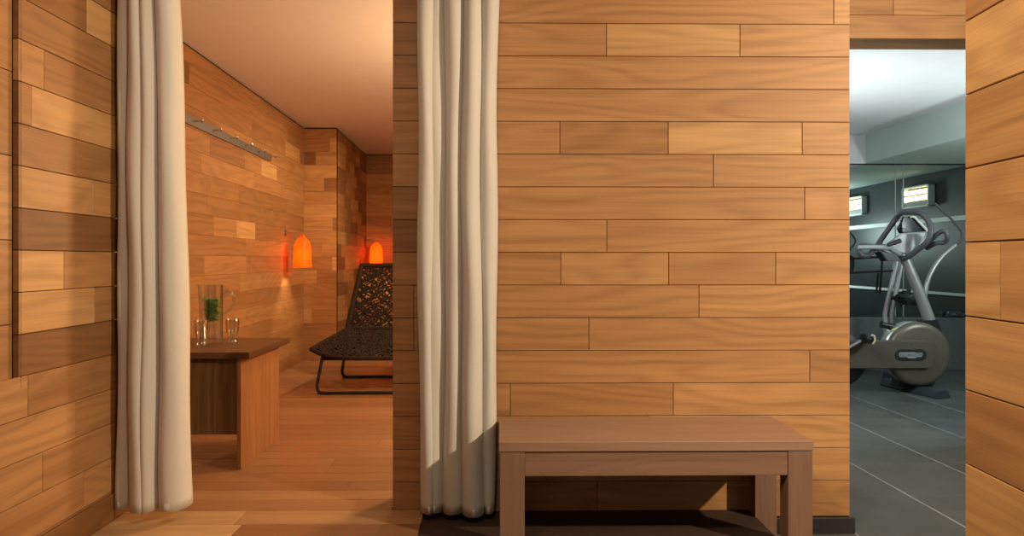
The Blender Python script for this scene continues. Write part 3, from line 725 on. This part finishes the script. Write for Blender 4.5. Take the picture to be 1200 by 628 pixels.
# neck column and collar
n0, n1 = P(1090, 379, 5.92), P(1060, 301, 5.92)
bm = bmesh.new(); nm_ = spline([n0+(n0-n1)*.05, n0*.6+n1*.4+V((.008, 0, 0)), n1], 8); tube(bm, nm_, [.050-.012*k/(len(nm_)-1) for k in range(len(nm_))], 16); link('neck_column', bm, M_SILV, t, smooth=True)
bm = bmesh.new(); prism(bm, [P(1080, 381, 5.865), P(1083, 376, 5.865), P(1099, 374.5, 5.865), P(1104.5, 392, 5.865), P(1094, 392, 5.865)], (0, .11, 0)); link('neck_collar', bm, M_BLACK, t)
# handlebar loop
lp_ = [P(1061, 304, 5.86), P(1089, 282, 5.68), P(1092, 265, 5.68), P(1081, 249.5, 5.74), P(1056, 248.5, 5.98), P(1050, 256, 6.06), P(1026, 290, 6.12), P(1038, 299, 6.04)]
bm = bmesh.new(); tube(bm, rounded(lp_, .06), .0225, 14, closed=True); link('handlebar_loop', bm, M_GREYR, t, smooth=True)
bm = bmesh.new(); g_ = [P(1040, 289, 6.0), P(1024, 289, 5.9), P(1010, 288, 5.84), P(1006, 293, 5.84), P(1010, 299, 5.84), P(1018, 299, 5.86), P(1024, 292, 5.9), P(1032, 283, 6.0)]
tube(bm, spline(g_, 6), .021, 12); link('hand_grip', bm, M_GREYR, t, smooth=True)
bm = bmesh.new(); g_ = [P(1084, 290, 5.8), P(1092, 281, 5.72), P(1100, 273, 5.66), P(1107, 271, 5.62), P(1110, 278, 5.62), P(1107, 284, 5.66), P(1097, 285, 5.7), P(1086, 291, 5.8)]
tube(bm, spline(g_, 6), .018, 12); link('hand_grip', bm, M_GREYR, t, smooth=True)
bm = bmesh.new(); tube(bm, [P(1006, 290, 5.80), P(1022, 289.5, 5.8), P(1042, 290, 5.85), P(1054, 297, 5.88)], [.017, .02, .022, .026], 12); link('grip_bar', bm, M_GREYP, t, smooth=True)
bm = bmesh.new(); prism(bm, [P(1040, 287, 5.84), P(1056, 274.5, 5.84), P(1086, 272.5, 5.84), P(1080, 283, 5.84), P(1066, 299, 5.84), P(1052, 294, 5.84)], (0, .05, 0)); bmesh.ops.bevel(bm, geom=bm.edges[:], offset=.006, segments=2, affect='EDGES'); cs = link('console', bm, M_GREYP, t, smooth=True)
bm = bmesh.new(); prism(bm, [P(1053, 268, 5.92), P(1060, 254, 5.92), P(1068, 252.5, 5.92), P(1086, 271, 5.92), P(1056, 273.5, 5.92)], (0, .03, 0)); scn = link('screen', bm, M_SCREEN, cs)
bm = bmesh.new(); tube(bm, [P(1067, 254, 5.90), P(1071.5, 254, 5.90), P(1087.5, 271, 5.90)], .010, 8); link('screen_edge', bm, M_WHITE, scn, smooth=True)
bm = bmesh.new(); bmesh.ops.create_uvsphere(bm, u_segments=16, v_segments=10, radius=.034); bmesh.ops.scale(bm, verts=bm.verts, vec=(1, .6, .7)); bmesh.ops.translate(bm, verts=bm.verts, vec=P(1062, 270, 5.89)); link('dial', bm, M_GREYP, scn, smooth=True)
bm = bmesh.new(); tube(bm, [P(1041, 287, 5.80), P(1055, 282, 5.80)], [.016, .02], 10); link('lever', bm, M_BLACK, cs, smooth=True)
bm = bmesh.new(); prism(bm, [P(1032, 295, 5.86), P(1050, 297, 5.86), P(1057, 306, 5.86), P(1040, 306, 5.86)], (0, .12, 0)); bmesh.ops.bevel(bm, geom=bm.edges[:], offset=.006, segments=2, affect='EDGES'); link('bottle_tray', bm, M_BLACK, t)
bm = bmesh.new(); tube(bm, [P(1069, 298, 5.83), P(1088, 276, 5.78)], .008, 8); link('console_trim', bm, M_WHITE, cs, smooth=True)

# ------------------------------------------------------------------ cross trainer behind the bike
Y2 = 6.2
t = root('cross_trainer', (3.7, Y2, 0), 'silver and black cross trainer standing behind the bike by the mirror', 'exercise machine')
bm = bmesh.new(); box(bm, (3.50, Y2-.05, .002), (3.80, Y2+.30, .10), .03, 3); box(bm, (3.54, Y2-.03, .08), (3.78, Y2+.2, .42), .04, 3); link('base', bm, M_SLATE, t, smooth=True)
for xs in ((1051, 1037), (1057, 1045)):
    bm = bmesh.new(); tube(bm, [P(xs[0]+2, 296, Y2), P(xs[1], 368, Y2), P(xs[1]+4, 425, Y2)], .020, 12, flat=1); link('upright', bm, M_SILV, t, smooth=True)
bm = bmesh.new(); pts = spline([P(1084, 400, Y2), P(1083, 370, Y2), P(1084, 345, Y2), P(1090, 322, Y2), P(1103, 302, Y2), P(1120, 287, Y2)], 6); tube(bm, pts, .020, 12); link('swing_arm', bm, M_SILV, t, smooth=True)
bm = bmesh.new(); pts = spline([P(1119, 288, Y2), P(1126, 281, Y2), P(1127, 272, Y2), P(1116, 258, Y2), P(1099, 242, Y2), P(1096, 238, Y2)], 6); tube(bm, pts, .010, 10); link('hand_lever', bm, M_GREYR, t, smooth=True)
bm = bmesh.new()
for a, b in (((985, 320), (1050, 317)), ((1034, 302), (1031, 344)), ((1029, 320), (1027, 343)), ((996, 303), (1036, 301))): tube(bm, [P(*a, Y2), P(*b, Y2)], .010, 8)
tube(bm, spline([P(993, 300, Y2), P(998, 302, Y2), P(999, 310, Y2), P(997, 318, Y2), P(993, 319, Y2)], 4), .016, 8)
link('handle_frame', bm, M_BLACKM, t, smooth=True)
bm = bmesh.new(); hc = P(1063, 349, Y2-.06)
rb = random.Random(9)
for k in range(7):
    a = k*2*PI/7+.3; L = rb.uniform(.07, .11); tube(bm, [hc, hc+V((math.cos(a)*L, rb.uniform(-.03, .03), math.sin(a)*L))], [.035, .018], 8)
box(bm, hc-V((.10, .03, .035)), hc+V((.07, .03, .01)), .01); tube(bm, [hc+V((-.09, .02, 0)), P(1045, 349, Y2)], .016, 8)
link('resistance_hub', bm, M_BLACK, t, smooth=True)
# dumbbells on the ledge
def dumbbell(x, label):
    c = V((x, MY-.05, .525+.030)); bm = bmesh.new()
    tube(bm, [c+V((-.026, 0, 0)), c+V((.026, 0, 0))], .011, 10); o = root('dumbbell', c-V((0, 0, .030)), label, 'dumbbell', 'dumbbells on the ledge')
    link('handle', bm, M_CHROME, o, smooth=True)
    for s in (-1, 1):
        bm = bmesh.new(); tube(bm, [c+V((s*.024, 0, 0)), c+V((s*.027, 0, 0)), c+V((s*.049, 0, 0)), c+V((s*.052, 0, 0))], [.024, .029, .029, .024], 6); link('weight', bm, M_SLATE, o)
dumbbell(PXat(1116, MY-.05), 'small dark dumbbell on the ledge just right of the bike column')
dumbbell(PXat(1130, MY-.05), 'small dark dumbbell on the ledge at the doorway edge')

# ------------------------------------------------------------------ light
def lamp(kind, name, loc, e, col, size=.1, aim=None, angle=None, blend=.5):
    l = bpy.data.lights.new(name, kind); o = bpy.data.objects.new(name, l); COL.objects.link(o); o.location = loc; l.energy = e; l.color = col
    if kind != 'AREA': l.shadow_soft_size = size
    else: l.size = size
    if aim is not None: o.rotation_euler = (V(aim)-V(loc)).to_track_quat('-Z', 'Y').to_euler()
    if angle: l.spot_size = math.radians(angle); l.spot_blend = blend
    return o
WARM = (1, .79, .55)
lamp('SPOT', 'ceiling_spot_right', (3.2, .5, 2.5), 630, WARM, .05, (1.5, 2.86, 1.6), 108, 1)
lamp('SPOT', 'ceiling_spot_pillar', (-.6, .6, 2.6), 190, WARM, .1, (.83, 1.0, 1.0), 84, .8)
lamp('SPOT', 'ceiling_spot_left', (-.15, 1.1, 2.6), 54, WARM, .12, (-1.0, 2.2, .7), 125, .9)
lamp('POINT', 'lounge_lamp', (.35, 4.2, 1.5), 108, (1, .675, .36), .15)
lamp('SPOT', 'lounge_downlight', (-.3, 6.2, 2.40), 120, (1, .70, .40), .06, (-1.2, 6.2, .6), 140, .6)
lamp('SPOT', 'gym_ceiling_fill', (1.9, 5.0, .6), 88, (.90, .96, 1), .12, (2.5, 5.0, 2.37), 84, 1)  # added unseen light, coned to brighten the ceiling and spare the bulkhead face
lamp('POINT', 'gym_fill_left', (1.75, 5.0, 1.6), 40, (.88, .96, .97), .15)  # added fill out of view on the left, lifts the bike and room
lamp('POINT', 'gym_fill_right', (4.05, 4.45, 1.45), 52, (.86, 1, .96), .1)  # added unseen fill on the wall lights' side, not a fitting
w = bpy.data.worlds.new('world'); sc.world = w; w.use_nodes = True
w.node_tree.nodes['Background'].inputs[0].default_value = (1, .80, .62, 1); w.node_tree.nodes['Background'].inputs[1].default_value = .22
vs = sc.view_settings; vs.view_transform = 'Standard'; vs.look = 'None'; vs.gamma = 1; vs.exposure = 0; vs.use_curve_mapping = False
